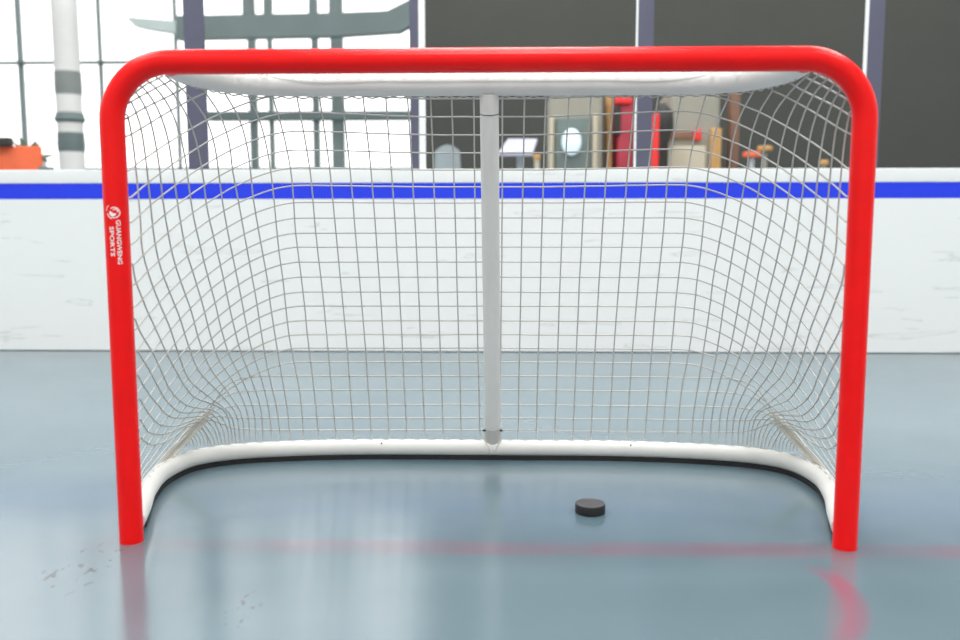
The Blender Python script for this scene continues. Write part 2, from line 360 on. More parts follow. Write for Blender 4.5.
# ---- net
NET = {"x":[[[-1.004,0.685,0.16],[-0.995,0.701,0.154],[-0.99,0.713,0.143],[-0.988,0.724,0.128],[-0.985,0.734,0.113],[-0.984,0.743,0.098],[-0.985,0.75,0.082],[-0.987,0.756,0.067]],
[[-1.012,0.677,0.15],[-1.005,0.692,0.145],[-1.0,0.705,0.136],[-0.998,0.717,0.123],[-0.995,0.726,0.11],[-0.994,0.735,0.096],[-0.995,0.741,0.082],[-0.997,0.747,0.068]],
[[-1.021,0.668,0.14],[-1.015,0.682,0.137],[-1.01,0.696,0.13],[-1.007,0.707,0.119],[-1.005,0.718,0.107],[-1.003,0.726,0.095],[-1.004,0.732,0.082],[-1.006,0.737,0.07]],
[[-1.029,0.657,0.131],[-1.024,0.671,0.128],[-1.02,0.684,0.123],[-1.016,0.696,0.115],[-1.014,0.707,0.105],[-1.012,0.716,0.094],[-1.013,0.722,0.083],[-1.015,0.726,0.072]],
[[-1.037,0.646,0.122],[-1.033,0.659,0.12],[-1.029,0.671,0.116],[-1.025,0.683,0.111],[-1.022,0.695,0.103],[-1.021,0.705,0.094],[-1.021,0.71,0.084],[-1.023,0.714,0.074]],
[[-1.044,0.633,0.113],[-1.041,0.645,0.111],[-1.037,0.657,0.109],[-1.034,0.668,0.106],[-1.031,0.679,0.101],[-1.028,0.69,0.094],[-1.029,0.697,0.086],[-1.031,0.7,0.077]],
[[-1.05,0.62,0.105],[-1.048,0.631,0.103],[-1.045,0.642,0.102],[-1.042,0.652,0.1],[-1.039,0.662,0.099],[-1.036,0.673,0.095],[-1.035,0.681,0.089],[-1.037,0.683,0.081]]],"b":[[[-1.04,0.288,0.055],[-1.063,0.395,0.055],[-1.072,0.479,0.061],[-1.071,0.545,0.072],[-1.061,0.595,0.087],[-1.046,0.626,0.111],[-1.029,0.652,0.137],[-1.008,0.676,0.161],[-0.985,0.694,0.187],[-0.955,0.716,0.202]],
[[-1.038,0.282,0.055],[-1.063,0.395,0.055],[-1.074,0.488,0.055],[-1.072,0.551,0.066],[-1.062,0.592,0.086],[-1.048,0.627,0.107],[-1.03,0.656,0.13],[-1.009,0.678,0.156],[-0.985,0.698,0.179],[-0.956,0.718,0.196]],
[[-1.04,0.289,0.055],[-1.059,0.378,0.055],[-1.071,0.455,0.055],[-1.076,0.524,0.056],[-1.07,0.565,0.07],[-1.061,0.598,0.085],[-1.049,0.628,0.101],[-1.035,0.654,0.118],[-1.019,0.673,0.139],[-1.002,0.688,0.16]],
[[-1.037,0.28,0.055],[-1.063,0.395,0.055],[-1.075,0.494,0.055],[-1.073,0.562,0.062],[-1.061,0.6,0.084],[-1.046,0.635,0.104],[-1.027,0.666,0.126],[-1.005,0.69,0.149],[-0.982,0.703,0.178],[-0.952,0.722,0.194]],
[[-1.037,0.281,0.055],[-1.059,0.378,0.055],[-1.071,0.455,0.055],[-1.076,0.527,0.055],[-1.072,0.574,0.062],[-1.062,0.606,0.078],[-1.05,0.632,0.095],[-1.037,0.655,0.113],[-1.021,0.675,0.132],[-1.003,0.693,0.15]],
[[-1.038,0.282,0.055],[-1.059,0.378,0.055],[-1.072,0.464,0.055],[-1.076,0.535,0.055],[-1.071,0.583,0.059],[-1.061,0.614,0.075],[-1.049,0.643,0.091],[-1.034,0.666,0.108],[-1.018,0.681,0.13],[-1.002,0.693,0.153]],
[[-1.032,0.264,0.055],[-1.06,0.381,0.055],[-1.074,0.482,0.055],[-1.075,0.56,0.055],[-1.066,0.609,0.063],[-1.052,0.642,0.082],[-1.035,0.668,0.103],[-1.016,0.687,0.127],[-0.995,0.701,0.153],[-0.972,0.713,0.178]],
[[-1.032,0.264,0.055],[-1.06,0.381,0.055],[-1.074,0.483,0.055],[-1.075,0.56,0.055],[-1.066,0.607,0.064],[-1.052,0.639,0.083],[-1.036,0.666,0.105],[-1.016,0.689,0.126],[-0.994,0.706,0.149],[-0.971,0.716,0.175]],
[[-1.032,0.264,0.055],[-1.059,0.378,0.055],[-1.073,0.476,0.055],[-1.075,0.56,0.055],[-1.066,0.616,0.058],[-1.052,0.647,0.078],[-1.035,0.67,0.101],[-1.015,0.693,0.122],[-0.993,0.709,0.146],[-0.97,0.717,0.174]],
[[-1.026,0.248,0.055],[-1.059,0.378,0.055],[-1.073,0.474,0.055],[-1.075,0.56,0.055],[-1.067,0.616,0.056],[-1.053,0.646,0.077],[-1.035,0.674,0.096],[-1.015,0.695,0.119],[-0.993,0.71,0.143],[-0.969,0.722,0.167]],
[[-1.03,0.26,0.055],[-1.061,0.386,0.055],[-1.074,0.487,0.055],[-1.075,0.563,0.055],[-1.066,0.623,0.055],[-1.052,0.654,0.073],[-1.034,0.68,0.093],[-1.014,0.699,0.116],[-0.993,0.712,0.14],[-0.968,0.724,0.164]]],"c":[[[-0.981,0.165,0.243],[-1.021,0.299,0.196],[-1.04,0.391,0.163],[-1.053,0.478,0.143],[-1.055,0.538,0.134],[-1.05,0.578,0.134],[-1.041,0.609,0.14],[-1.031,0.635,0.147],[-1.02,0.656,0.156],[-1.006,0.684,0.155],[-0.994,0.71,0.142],[-0.986,0.731,0.118],[-0.98,0.748,0.093],[-0.977,0.763,0.066]],
[[-0.975,0.155,0.298],[-0.999,0.24,0.259],[-1.02,0.324,0.22],[-1.038,0.418,0.19],[-1.047,0.504,0.169],[-1.044,0.56,0.161],[-1.036,0.603,0.16],[-1.025,0.637,0.162],[-1.012,0.666,0.165],[-0.995,0.694,0.165],[-0.983,0.718,0.148],[-0.974,0.739,0.121],[-0.968,0.758,0.094],[-0.966,0.772,0.064]],
[[-0.968,0.141,0.36],[-0.984,0.209,0.325],[-1.005,0.292,0.286],[-1.021,0.371,0.247],[-1.036,0.457,0.211],[-1.04,0.536,0.187],[-1.033,0.592,0.176],[-1.021,0.634,0.175],[-1.006,0.67,0.176],[-0.987,0.698,0.175],[-0.971,0.725,0.156],[-0.961,0.747,0.128],[-0.956,0.764,0.096],[-0.956,0.779,0.063]],
[[-0.96,0.116,0.431],[-0.969,0.169,0.398],[-0.987,0.247,0.36],[-1.003,0.325,0.321],[-1.017,0.408,0.281],[-1.029,0.488,0.239],[-1.03,0.558,0.21],[-1.02,0.618,0.196],[-1.003,0.662,0.19],[-0.983,0.698,0.184],[-0.961,0.727,0.17],[-0.951,0.749,0.138],[-0.946,0.768,0.101],[-0.945,0.784,0.063]],
[[-0.955,0.104,0.502],[-0.962,0.162,0.468],[-0.976,0.236,0.429],[-0.989,0.303,0.388],[-1.001,0.371,0.346],[-1.014,0.444,0.301],[-1.022,0.522,0.258],[-1.019,0.592,0.221],[-1.003,0.648,0.208],[-0.98,0.692,0.201],[-0.955,0.725,0.184],[-0.94,0.751,0.149],[-0.934,0.772,0.107],[-0.934,0.789,0.064]],
[[-0.949,0.087,0.592],[-0.953,0.126,0.555],[-0.961,0.187,0.515],[-0.973,0.264,0.471],[-0.984,0.331,0.426],[-0.996,0.401,0.376],[-1.008,0.473,0.325],[-1.012,0.549,0.277],[-1.004,0.621,0.237],[-0.982,0.68,0.215],[-0.951,0.721,0.199],[-0.928,0.752,0.163],[-0.92,0.776,0.114],[-0.923,0.794,0.062]],
[[-0.942,0.073,0.742],[-0.944,0.092,0.696],[-0.946,0.132,0.651],[-0.951,0.182,0.603],[-0.96,0.252,0.551],[-0.97,0.324,0.497],[-0.983,0.408,0.438],[-0.992,0.495,0.377],[-0.994,0.569,0.316],[-0.985,0.643,0.259],[-0.954,0.704,0.227],[-0.919,0.746,0.19],[-0.91,0.775,0.127],[-0.912,0.799,0.061]],
[[-0.926,0.036,1.138],[-0.926,0.07,1.072],[-0.926,0.085,1.001],[-0.928,0.099,0.928],[-0.931,0.114,0.854],[-0.936,0.129,0.778],[-0.94,0.18,0.701],[-0.95,0.269,0.619],[-0.963,0.381,0.53],[-0.979,0.488,0.432],[-0.983,0.588,0.33],[-0.952,0.696,0.248],[-0.903,0.761,0.173],[-0.9,0.802,0.064]],
[[-0.914,0.031,1.168],[-0.913,0.093,1.109],[-0.914,0.121,1.038],[-0.917,0.143,0.963],[-0.921,0.165,0.887],[-0.927,0.194,0.808],[-0.934,0.246,0.727],[-0.942,0.333,0.643],[-0.953,0.442,0.551],[-0.962,0.533,0.452],[-0.96,0.621,0.351],[-0.926,0.71,0.264],[-0.886,0.767,0.175],[-0.887,0.807,0.063]],
[[-0.901,0.03,1.19],[-0.897,0.112,1.137],[-0.9,0.161,1.067],[-0.903,0.194,0.991],[-0.909,0.223,0.913],[-0.915,0.264,0.832],[-0.922,0.319,0.748],[-0.931,0.407,0.66],[-0.937,0.5,0.566],[-0.941,0.572,0.467],[-0.936,0.649,0.365],[-0.905,0.721,0.271],[-0.87,0.773,0.175],[-0.872,0.812,0.062]],
[[-0.887,0.033,1.204],[-0.881,0.132,1.157],[-0.883,0.203,1.092],[-0.887,0.246,1.016],[-0.892,0.282,0.936],[-0.899,0.328,0.853],[-0.908,0.39,0.767],[-0.913,0.471,0.677],[-0.914,0.543,0.582],[-0.915,0.607,0.482],[-0.908,0.671,0.38],[-0.874,0.731,0.286],[-0.85,0.777,0.182],[-0.853,0.815,0.069]],
[[-0.872,0.037,1.216],[-0.864,0.152,1.176],[-0.865,0.241,1.114],[-0.868,0.297,1.039],[-0.874,0.34,0.957],[-0.882,0.39,0.872],[-0.887,0.453,0.784],[-0.889,0.516,0.692],[-0.887,0.577,0.596],[-0.886,0.634,0.495],[-0.876,0.687,0.392],[-0.848,0.738,0.293],[-0.828,0.782,0.186],[-0.833,0.819,0.071]],
[[-0.853,0.052,1.226],[-0.848,0.184,1.19],[-0.845,0.284,1.132],[-0.846,0.353,1.057],[-0.851,0.403,0.975],[-0.858,0.449,0.888],[-0.858,0.503,0.798],[-0.856,0.557,0.705],[-0.855,0.608,0.608],[-0.851,0.655,0.507],[-0.842,0.7,0.404],[-0.821,0.745,0.301],[-0.804,0.785,0.193],[-0.808,0.822,0.078]],
[[-0.837,0.087,1.231],[-0.831,0.234,1.201],[-0.819,0.346,1.148],[-0.817,0.415,1.072],[-0.821,0.459,0.986],[-0.824,0.499,0.897],[-0.824,0.543,0.806],[-0.822,0.589,0.711],[-0.818,0.632,0.613],[-0.814,0.672,0.511],[-0.807,0.712,0.407],[-0.789,0.753,0.302],[-0.777,0.791,0.192],[-0.778,0.828,0.077]],
[[-0.804,0.31,1.214],[-0.793,0.403,1.16],[-0.786,0.456,1.088],[-0.788,0.489,1.008],[-0.786,0.526,0.927],[-0.784,0.563,0.843],[-0.781,0.598,0.756],[-0.777,0.631,0.667],[-0.773,0.665,0.575],[-0.771,0.698,0.48],[-0.767,0.731,0.383],[-0.759,0.765,0.284],[-0.749,0.799,0.182],[-0.75,0.833,0.075]],
[[-0.773,0.396,1.221],[-0.754,0.458,1.16],[-0.744,0.497,1.086],[-0.743,0.527,1.006],[-0.745,0.557,0.923],[-0.742,0.587,0.839],[-0.737,0.617,0.752],[-0.732,0.648,0.663],[-0.731,0.678,0.571],[-0.728,0.709,0.477],[-0.724,0.741,0.381],[-0.719,0.773,0.282],[-0.714,0.806,0.18],[-0.716,0.839,0.074]],
[[-0.722,0.46,1.223],[-0.702,0.5,1.155],[-0.691,0.53,1.079],[-0.686,0.555,0.999],[-0.685,0.58,0.916],[-0.686,0.606,0.832],[-0.686,0.633,0.745],[-0.683,0.661,0.656],[-0.683,0.69,0.565],[-0.682,0.719,0.471],[-0.676,0.75,0.376],[-0.667,0.781,0.278],[-0.665,0.813,0.177],[-0.668,0.845,0.073]],
[[-0.66,0.497,1.228],[-0.644,0.522,1.154],[-0.632,0.545,1.077],[-0.625,0.569,0.997],[-0.625,0.593,0.914],[-0.628,0.618,0.829],[-0.626,0.644,0.743],[-0.623,0.671,0.654],[-0.621,0.699,0.564],[-0.621,0.728,0.47],[-0.619,0.758,0.375],[-0.616,0.788,0.276],[-0.615,0.819,0.175],[-0.615,0.851,0.072]],
[[-0.588,0.511,1.229],[-0.579,0.532,1.153],[-0.571,0.554,1.075],[-0.565,0.577,0.995],[-0.564,0.601,0.912],[-0.564,0.626,0.828],[-0.562,0.652,0.741],[-0.559,0.679,0.653],[-0.557,0.707,0.562],[-0.556,0.735,0.469],[-0.555,0.764,0.373],[-0.555,0.794,0.275],[-0.554,0.825,0.174],[-0.553,0.857,0.071]],
[[-0.519,0.517,1.227],[-0.513,0.538,1.15],[-0.507,0.56,1.072],[-0.503,0.584,0.992],[-0.501,0.608,0.909],[-0.499,0.633,0.825],[-0.497,0.658,0.739],[-0.495,0.685,0.65],[-0.493,0.712,0.56],[-0.491,0.741,0.467],[-0.49,0.77,0.371],[-0.49,0.8,0.274],[-0.49,0.831,0.173],[-0.49,0.863,0.07]],
[[-0.45,0.52,1.227],[-0.446,0.542,1.15],[-0.442,0.564,1.071],[-0.439,0.587,0.991],[-0.437,0.611,0.909],[-0.436,0.636,0.824],[-0.434,0.662,0.738],[-0.432,0.689,0.65],[-0.43,0.717,0.559],[-0.428,0.745,0.466],[-0.427,0.774,0.371],[-0.427,0.804,0.273],[-0.426,0.835,0.172],[-0.426,0.867,0.069]],
[[-0.385,0.521,1.227],[-0.381,0.543,1.15],[-0.376,0.566,1.071],[-0.373,0.59,0.991],[-0.371,0.614,0.909],[-0.369,0.639,0.824],[-0.368,0.665,0.738],[-0.366,0.692,0.65],[-0.365,0.72,0.559],[-0.364,0.748,0.466],[-0.363,0.778,0.37],[-0.363,0.808,0.272],[-0.363,0.839,0.172],[-0.364,0.871,0.068]],
[[-0.315,0.522,1.226],[-0.313,0.544,1.15],[-0.311,0.567,1.071],[-0.308,0.591,0.991],[-0.306,0.616,0.908],[-0.304,0.641,0.824],[-0.303,0.667,0.738],[-0.301,0.694,0.649],[-0.301,0.722,0.559],[-0.3,0.751,0.466],[-0.3,0.78,0.37],[-0.3,0.81,0.272],[-0.299,0.841,0.171],[-0.299,0.873,0.068]],
[[-0.248,0.521,1.226],[-0.246,0.544,1.149],[-0.244,0.567,1.071],[-0.242,0.592,0.99],[-0.241,0.617,0.908],[-0.239,0.642,0.824],[-0.238,0.668,0.738],[-0.237,0.695,0.649],[-0.236,0.723,0.558],[-0.236,0.752,0.465],[-0.235,0.781,0.37],[-0.235,0.811,0.272],[-0.234,0.842,0.172],[-0.234,0.874,0.068]],
[[-0.177,0.52,1.226],[-0.176,0.543,1.149],[-0.175,0.567,1.07],[-0.175,0.592,0.99],[-0.174,0.617,0.908],[-0.173,0.642,0.824],[-0.172,0.669,0.737],[-0.172,0.696,0.649],[-0.171,0.724,0.558],[-0.17,0.752,0.465],[-0.169,0.781,0.37],[-0.168,0.811,0.272],[-0.168,0.842,0.172],[-0.167,0.874,0.069]],
[[-0.112,0.519,1.225],[-0.111,0.543,1.149],[-0.111,0.567,1.07],[-0.11,0.591,0.99],[-0.109,0.617,0.908],[-0.108,0.642,0.824],[-0.107,0.669,0.737],[-0.107,0.696,0.649],[-0.106,0.724,0.558],[-0.105,0.752,0.466],[-0.104,0.782,0.37],[-0.103,0.812,0.272],[-0.103,0.843,0.172],[-0.102,0.874,0.069]],
[[-0.044,0.519,1.225],[-0.044,0.543,1.148],[-0.044,0.567,1.07],[-0.044,0.591,0.99],[-0.044,0.617,0.908],[-0.043,0.643,0.824],[-0.043,0.669,0.737],[-0.042,0.696,0.649],[-0.041,0.724,0.559],[-0.04,0.753,0.466],[-0.039,0.782,0.37],[-0.037,0.812,0.273],[-0.036,0.843,0.172],[-0.035,0.875,0.069]]],"r":[[[-0.896,0.035,1.193],[-0.89,0.038,1.198],[-0.884,0.041,1.203],[-0.878,0.044,1.208],[-0.872,0.046,1.213],[-0.866,0.047,1.217],[-0.859,0.048,1.222],[-0.853,0.049,1.227]],
[[-0.913,0.033,1.169],[-0.904,0.04,1.179],[-0.894,0.046,1.189],[-0.884,0.051,1.198],[-0.874,0.057,1.207],[-0.863,0.065,1.214],[-0.852,0.073,1.222],[-0.841,0.08,1.229]],
[[-0.923,0.031,1.15],[-0.912,0.046,1.161],[-0.9,0.059,1.172],[-0.887,0.072,1.183],[-0.874,0.085,1.194],[-0.861,0.099,1.205],[-0.848,0.113,1.215],[-0.835,0.127,1.226]],
[[-0.93,0.041,1.115],[-0.917,0.065,1.13],[-0.902,0.088,1.146],[-0.887,0.11,1.16],[-0.871,0.133,1.174],[-0.855,0.159,1.189],[-0.84,0.185,1.204],[-0.824,0.211,1.221]],
[[-0.932,0.047,1.071],[-0.918,0.089,1.09],[-0.901,0.124,1.111],[-0.883,0.158,1.133],[-0.864,0.192,1.154],[-0.844,0.227,1.175],[-0.824,0.266,1.196],[-0.804,0.309,1.216]],
[[-0.934,0.054,0.983],[-0.923,0.099,1.007],[-0.909,0.144,1.03],[-0.895,0.189,1.054],[-0.878,0.232,1.077],[-0.859,0.272,1.1],[-0.839,0.313,1.122],[-0.817,0.356,1.145],[-0.794,0.396,1.166],[-0.766,0.431,1.185],[-0.735,0.457,1.203],[-0.701,0.478,1.217],[-0.665,0.494,1.229],[-0.626,0.505,1.237],[-0.586,0.509,1.239],[-0.545,0.512,1.239],[-0.503,0.515,1.238],[-0.462,0.517,1.236],[-0.421,0.519,1.235],[-0.379,0.52,1.232],[-0.338,0.521,1.23],[-0.296,0.521,1.228],[-0.254,0.521,1.226],[-0.213,0.521,1.224],[-0.171,0.521,1.223],[-0.129,0.52,1.223],[-0.088,0.52,1.223],[-0.046,0.52,1.223],[-0.005,0.52,1.223],[0.0,0.52,1.223]],
[[-0.936,0.061,0.913],[-0.926,0.108,0.937],[-0.914,0.154,0.962],[-0.902,0.202,0.986],[-0.887,0.249,1.011],[-0.87,0.293,1.035],[-0.851,0.337,1.058],[-0.83,0.379,1.082],[-0.805,0.417,1.104],[-0.777,0.449,1.124],[-0.746,0.473,1.143],[-0.711,0.493,1.158],[-0.675,0.508,1.171],[-0.635,0.517,1.18],[-0.594,0.522,1.183],[-0.553,0.526,1.183],[-0.511,0.529,1.183],[-0.469,0.532,1.181],[-0.427,0.534,1.18],[-0.385,0.535,1.178],[-0.343,0.536,1.176],[-0.301,0.537,1.174],[-0.259,0.537,1.173],[-0.216,0.537,1.171],[-0.174,0.537,1.17],[-0.132,0.536,1.17],[-0.09,0.536,1.17],[-0.047,0.536,1.17],[-0.005,0.537,1.169],[0.0,0.537,1.169]],
[[-0.938,0.067,0.849],[-0.929,0.117,0.873],[-0.92,0.166,0.898],[-0.908,0.216,0.923],[-0.894,0.264,0.947],[-0.878,0.309,0.972],[-0.86,0.356,0.997],[-0.84,0.4,1.02],[-0.815,0.437,1.043],[-0.787,0.466,1.064],[-0.755,0.489,1.083],[-0.72,0.508,1.1],[-0.683,0.523,1.114],[-0.643,0.53,1.123],[-0.601,0.536,1.128],[-0.56,0.54,1.128],[-0.518,0.544,1.127],[-0.475,0.547,1.126],[-0.433,0.549,1.125],[-0.39,0.551,1.123],[-0.348,0.552,1.122],[-0.305,0.553,1.12],[-0.262,0.553,1.119],[-0.219,0.553,1.118],[-0.177,0.553,1.117],[-0.134,0.553,1.116],[-0.091,0.553,1.116],[-0.048,0.553,1.116],[-0.006,0.553,1.116],[0.0,0.553,1.116]],
[[-0.94,0.074,0.792],[-0.933,0.126,0.816],[-0.925,0.179,0.84],[-0.914,0.231,0.865],[-0.901,0.28,0.889],[-0.886,0.329,0.914],[-0.869,0.377,0.938],[-0.848,0.42,0.962],[-0.823,0.456,0.985],[-0.794,0.484,1.006],[-0.762,0.506,1.025],[-0.727,0.525,1.042],[-0.689,0.538,1.056],[-0.649,0.545,1.066],[-0.607,0.55,1.071],[-0.565,0.556,1.071],[-0.522,0.559,1.071],[-0.48,0.563,1.07],[-0.437,0.565,1.069],[-0.394,0.567,1.068],[-0.351,0.568,1.066],[-0.308,0.569,1.065],[-0.265,0.569,1.064],[-0.222,0.57,1.063],[-0.179,0.57,1.062],[-0.135,0.569,1.062],[-0.092,0.569,1.062],[-0.049,0.569,1.062],[-0.006,0.57,1.062],[0.0,0.57,1.062]],
[[-0.942,0.08,0.736],[-0.937,0.135,0.759],[-0.93,0.191,0.783],[-0.921,0.246,0.807],[-0.909,0.297,0.832],[-0.895,0.348,0.856],[-0.878,0.397,0.881],[-0.857,0.44,0.904],[-0.831,0.474,0.927],[-0.802,0.501,0.949],[-0.769,0.523,0.968],[-0.734,0.541,0.986],[-0.696,0.552,1.0],[-0.655,0.559,1.011],[-0.613,0.565,1.017],[-0.571,0.57,1.017],[-0.528,0.574,1.017],[-0.485,0.578,1.016],[-0.442,0.58,1.015],[-0.398,0.582,1.014],[-0.355,0.583,1.013],[-0.311,0.584,1.012],[-0.268,0.585,1.011],[-0.224,0.585,1.011],[-0.181,0.585,1.01],[-0.137,0.585,1.01],[-0.094,0.585,1.01],[-0.05,0.585,1.01],[-0.007,0.586,1.01],[0.0,0.586,1.01]],
[[-0.945,0.086,0.682],[-0.941,0.145,0.704],[-0.936,0.205,0.727],[-0.928,0.263,0.751],[-0.917,0.316,0.775],[-0.904,0.369,0.799],[-0.887,0.419,0.823],[-0.866,0.46,0.847],[-0.839,0.492,0.87],[-0.81,0.518,0.892],[-0.777,0.54,0.912],[-0.741,0.557,0.929],[-0.702,0.567,0.944],[-0.661,0.574,0.955],[-0.619,0.58,0.961],[-0.576,0.585,0.962],[-0.533,0.59,0.962],[-0.489,0.593,0.961],[-0.446,0.596,0.961],[-0.402,0.598,0.96],[-0.358,0.599,0.959],[-0.314,0.6,0.959],[-0.27,0.601,0.958],[-0.227,0.602,0.958],[-0.183,0.602,0.957],[-0.139,0.601,0.957],[-0.095,0.601,0.957],[-0.051,0.602,0.957],[-0.007,0.602,0.957],[0.0,0.602,0.957]],
[[-0.948,0.093,0.622],[-0.946,0.156,0.643],[-0.944,0.222,0.666],[-0.937,0.281,0.689],[-0.927,0.336,0.714],[-0.914,0.391,0.738],[-0.898,0.44,0.762],[-0.876,0.479,0.787],[-0.849,0.51,0.811],[-0.819,0.535,0.833],[-0.786,0.556,0.854],[-0.75,0.572,0.873],[-0.711,0.581,0.888],[-0.67,0.588,0.9],[-0.627,0.594,0.908],[-0.584,0.6,0.909],[-0.54,0.604,0.909],[-0.496,0.608,0.909],[-0.452,0.611,0.909],[-0.408,0.613,0.908],[-0.363,0.614,0.908],[-0.319,0.616,0.908],[-0.274,0.617,0.907],[-0.23,0.617,0.907],[-0.185,0.617,0.907],[-0.141,0.617,0.907],[-0.096,0.617,0.907],[-0.052,0.617,0.907],[-0.008,0.618,0.907],[0.0,0.618,0.907]],
[[-0.951,0.102,0.56],[-0.953,0.17,0.582],[-0.952,0.239,0.604],[-0.947,0.3,0.628],[-0.938,0.357,0.652],[-0.926,0.412,0.677],[-0.909,0.459,0.702],[-0.887,0.496,0.728],[-0.86,0.526,0.753],[-0.831,0.55,0.777],[-0.798,0.571,0.799],[-0.761,0.585,0.819],[-0.722,0.595,0.836],[-0.68,0.602,0.849],[-0.637,0.608,0.857],[-0.593,0.614,0.859],[-0.549,0.618,0.859],[-0.504,0.622,0.859],[-0.459,0.625,0.859],[-0.414,0.627,0.859],[-0.369,0.629,0.859],[-0.324,0.63,0.859],[-0.279,0.631,0.859],[-0.234,0.632,0.859],[-0.189,0.632,0.859],[-0.143,0.632,0.859],[-0.098,0.632,0.859],[-0.053,0.632,0.859],[-0.008,0.632,0.859],[0.0,0.632,0.859]],
[[-0.955,0.112,0.501],[-0.96,0.185,0.522],[-0.962,0.259,0.543],[-0.957,0.32,0.567],[-0.949,0.38,0.592],[-0.938,0.434,0.617],[-0.921,0.478,0.643],[-0.898,0.513,0.67],[-0.872,0.542,0.696],[-0.842,0.566,0.721],[-0.809,0.585,0.745],[-0.772,0.599,0.766],[-0.732,0.608,0.784],[-0.69,0.615,0.799],[-0.647,0.621,0.808],[-0.602,0.627,0.81],[-0.557,0.632,0.81],[-0.512,0.636,0.81],[-0.467,0.639,0.81],[-0.421,0.641,0.81],[-0.375,0.643,0.81],[-0.33,0.645,0.81],[-0.284,0.646,0.81],[-0.238,0.646,0.81],[-0.192,0.647,0.81],[-0.146,0.647,0.81],[-0.1,0.647,0.81],[-0.055,0.647,0.81],[-0.009,0.647,0.81],[0.0,0.647,0.81]],
[[-0.96,0.123,0.441],[-0.969,0.206,0.459],[-0.973,0.283,0.48],[-0.969,0.346,0.504],[-0.962,0.406,0.529],[-0.95,0.458,0.556],[-0.932,0.499,0.583],[-0.909,0.531,0.611],[-0.883,0.558,0.639],[-0.853,0.581,0.665],[-0.82,0.6,0.691],[-0.783,0.612,0.714],[-0.743,0.621,0.734],[-0.701,0.628,0.75],[-0.657,0.634,0.761],[-0.612,0.639,0.765],[-0.567,0.645,0.764],[-0.521,0.649,0.764],[-0.475,0.652,0.764],[-0.428,0.655,0.764],[-0.382,0.657,0.764],[-0.335,0.659,0.764],[-0.289,0.66,0.764],[-0.242,0.66,0.764],[-0.196,0.661,0.764],[-0.149,0.661,0.764],[-0.103,0.661,0.764],[-0.056,0.661,0.764],[-0.01,0.662,0.764],[0.0,0.662,0.764]],
[[-0.966,0.136,0.382],[-0.98,0.233,0.397],[-0.985,0.311,0.417],[-0.982,0.376,0.441],[-0.975,0.435,0.466],[-0.962,0.484,0.493],[-0.943,0.522,0.522],[-0.92,0.552,0.551],[-0.893,0.578,0.58],[-0.863,0.6,0.608],[-0.83,0.616,0.634],[-0.793,0.627,0.659],[-0.753,0.636,0.68],[-0.711,0.642,0.698],[-0.666,0.648,0.71],[-0.621,0.653,0.715],[-0.574,0.659,0.714],[-0.528,0.663,0.714],[-0.481,0.667,0.714],[-0.434,0.67,0.714],[-0.387,0.672,0.714],[-0.34,0.674,0.714],[-0.293,0.675,0.714],[-0.246,0.676,0.714],[-0.199,0.676,0.714],[-0.152,0.676,0.714],[-0.104,0.676,0.714],[-0.057,0.676,0.714],[-0.01,0.677,0.714],[0.0,0.677,0.714]],
[[-0.972,0.152,0.325],[-0.993,0.265,0.335],[-0.998,0.342,0.355],[-0.996,0.41,0.378],[-0.988,0.467,0.404],[-0.974,0.511,0.432],[-0.954,0.546,0.462],[-0.931,0.574,0.492],[-0.904,0.599,0.521],[-0.873,0.619,0.55],[-0.839,0.633,0.578],[-0.802,0.643,0.604],[-0.762,0.651,0.627],[-0.719,0.657,0.645],[-0.674,0.662,0.659],[-0.628,0.668,0.664],[-0.582,0.673,0.664],[-0.535,0.678,0.664],[-0.488,0.682,0.663],[-0.44,0.685,0.663],[-0.393,0.687,0.663],[-0.345,0.689,0.663],[-0.297,0.69,0.663],[-0.249,0.691,0.663],[-0.202,0.692,0.663],[-0.154,0.692,0.663],[-0.106,0.692,0.663],[-0.058,0.692,0.663],[-0.011,0.693,0.663],[0.0,0.693,0.663]],
[[-0.981,0.173,0.271],[-1.007,0.299,0.277],[-1.012,0.377,0.296],[-1.01,0.444,0.319],[-1.001,0.497,0.345],[-0.985,0.538,0.374],[-0.964,0.57,0.405],[-0.94,0.597,0.435],[-0.913,0.62,0.465],[-0.882,0.638,0.495],[-0.847,0.651,0.524],[-0.809,0.66,0.55],[-0.769,0.667,0.574],[-0.726,0.672,0.593],[-0.681,0.677,0.607],[-0.634,0.683,0.612],[-0.587,0.688,0.613],[-0.54,0.693,0.612],[-0.492,0.697,0.612],[-0.444,0.7,0.612],[-0.396,0.702,0.612],[-0.348,0.704,0.611],[-0.3,0.706,0.611],[-0.252,0.707,0.611],[-0.204,0.707,0.611],[-0.156,0.707,0.611],[-0.107,0.708,0.612],[-0.059,0.708,0.612],[-0.011,0.708,0.612],[0.0,0.708,0.612]],
[[-0.994,0.204,0.22],[-1.021,0.332,0.224],[-1.026,0.412,0.242],[-1.023,0.477,0.265],[-1.012,0.526,0.292],[-0.995,0.563,0.321],[-0.973,0.593,0.352],[-0.948,0.619,0.383],[-0.92,0.64,0.414],[-0.889,0.656,0.444],[-0.853,0.667,0.473],[-0.815,0.676,0.5],[-0.775,0.682,0.524],[-0.731,0.687,0.544],[-0.686,0.691,0.558],[-0.639,0.697,0.564],[-0.592,0.703,0.564],[-0.544,0.707,0.564],[-0.496,0.711,0.563],[-0.448,0.714,0.563],[-0.399,0.717,0.563],[-0.351,0.719,0.563],[-0.303,0.721,0.563],[-0.254,0.722,0.563],[-0.206,0.722,0.563],[-0.157,0.722,0.563],[-0.108,0.722,0.563],[-0.06,0.723,0.563],[-0.011,0.723,0.563],[0.0,0.723,0.563]],
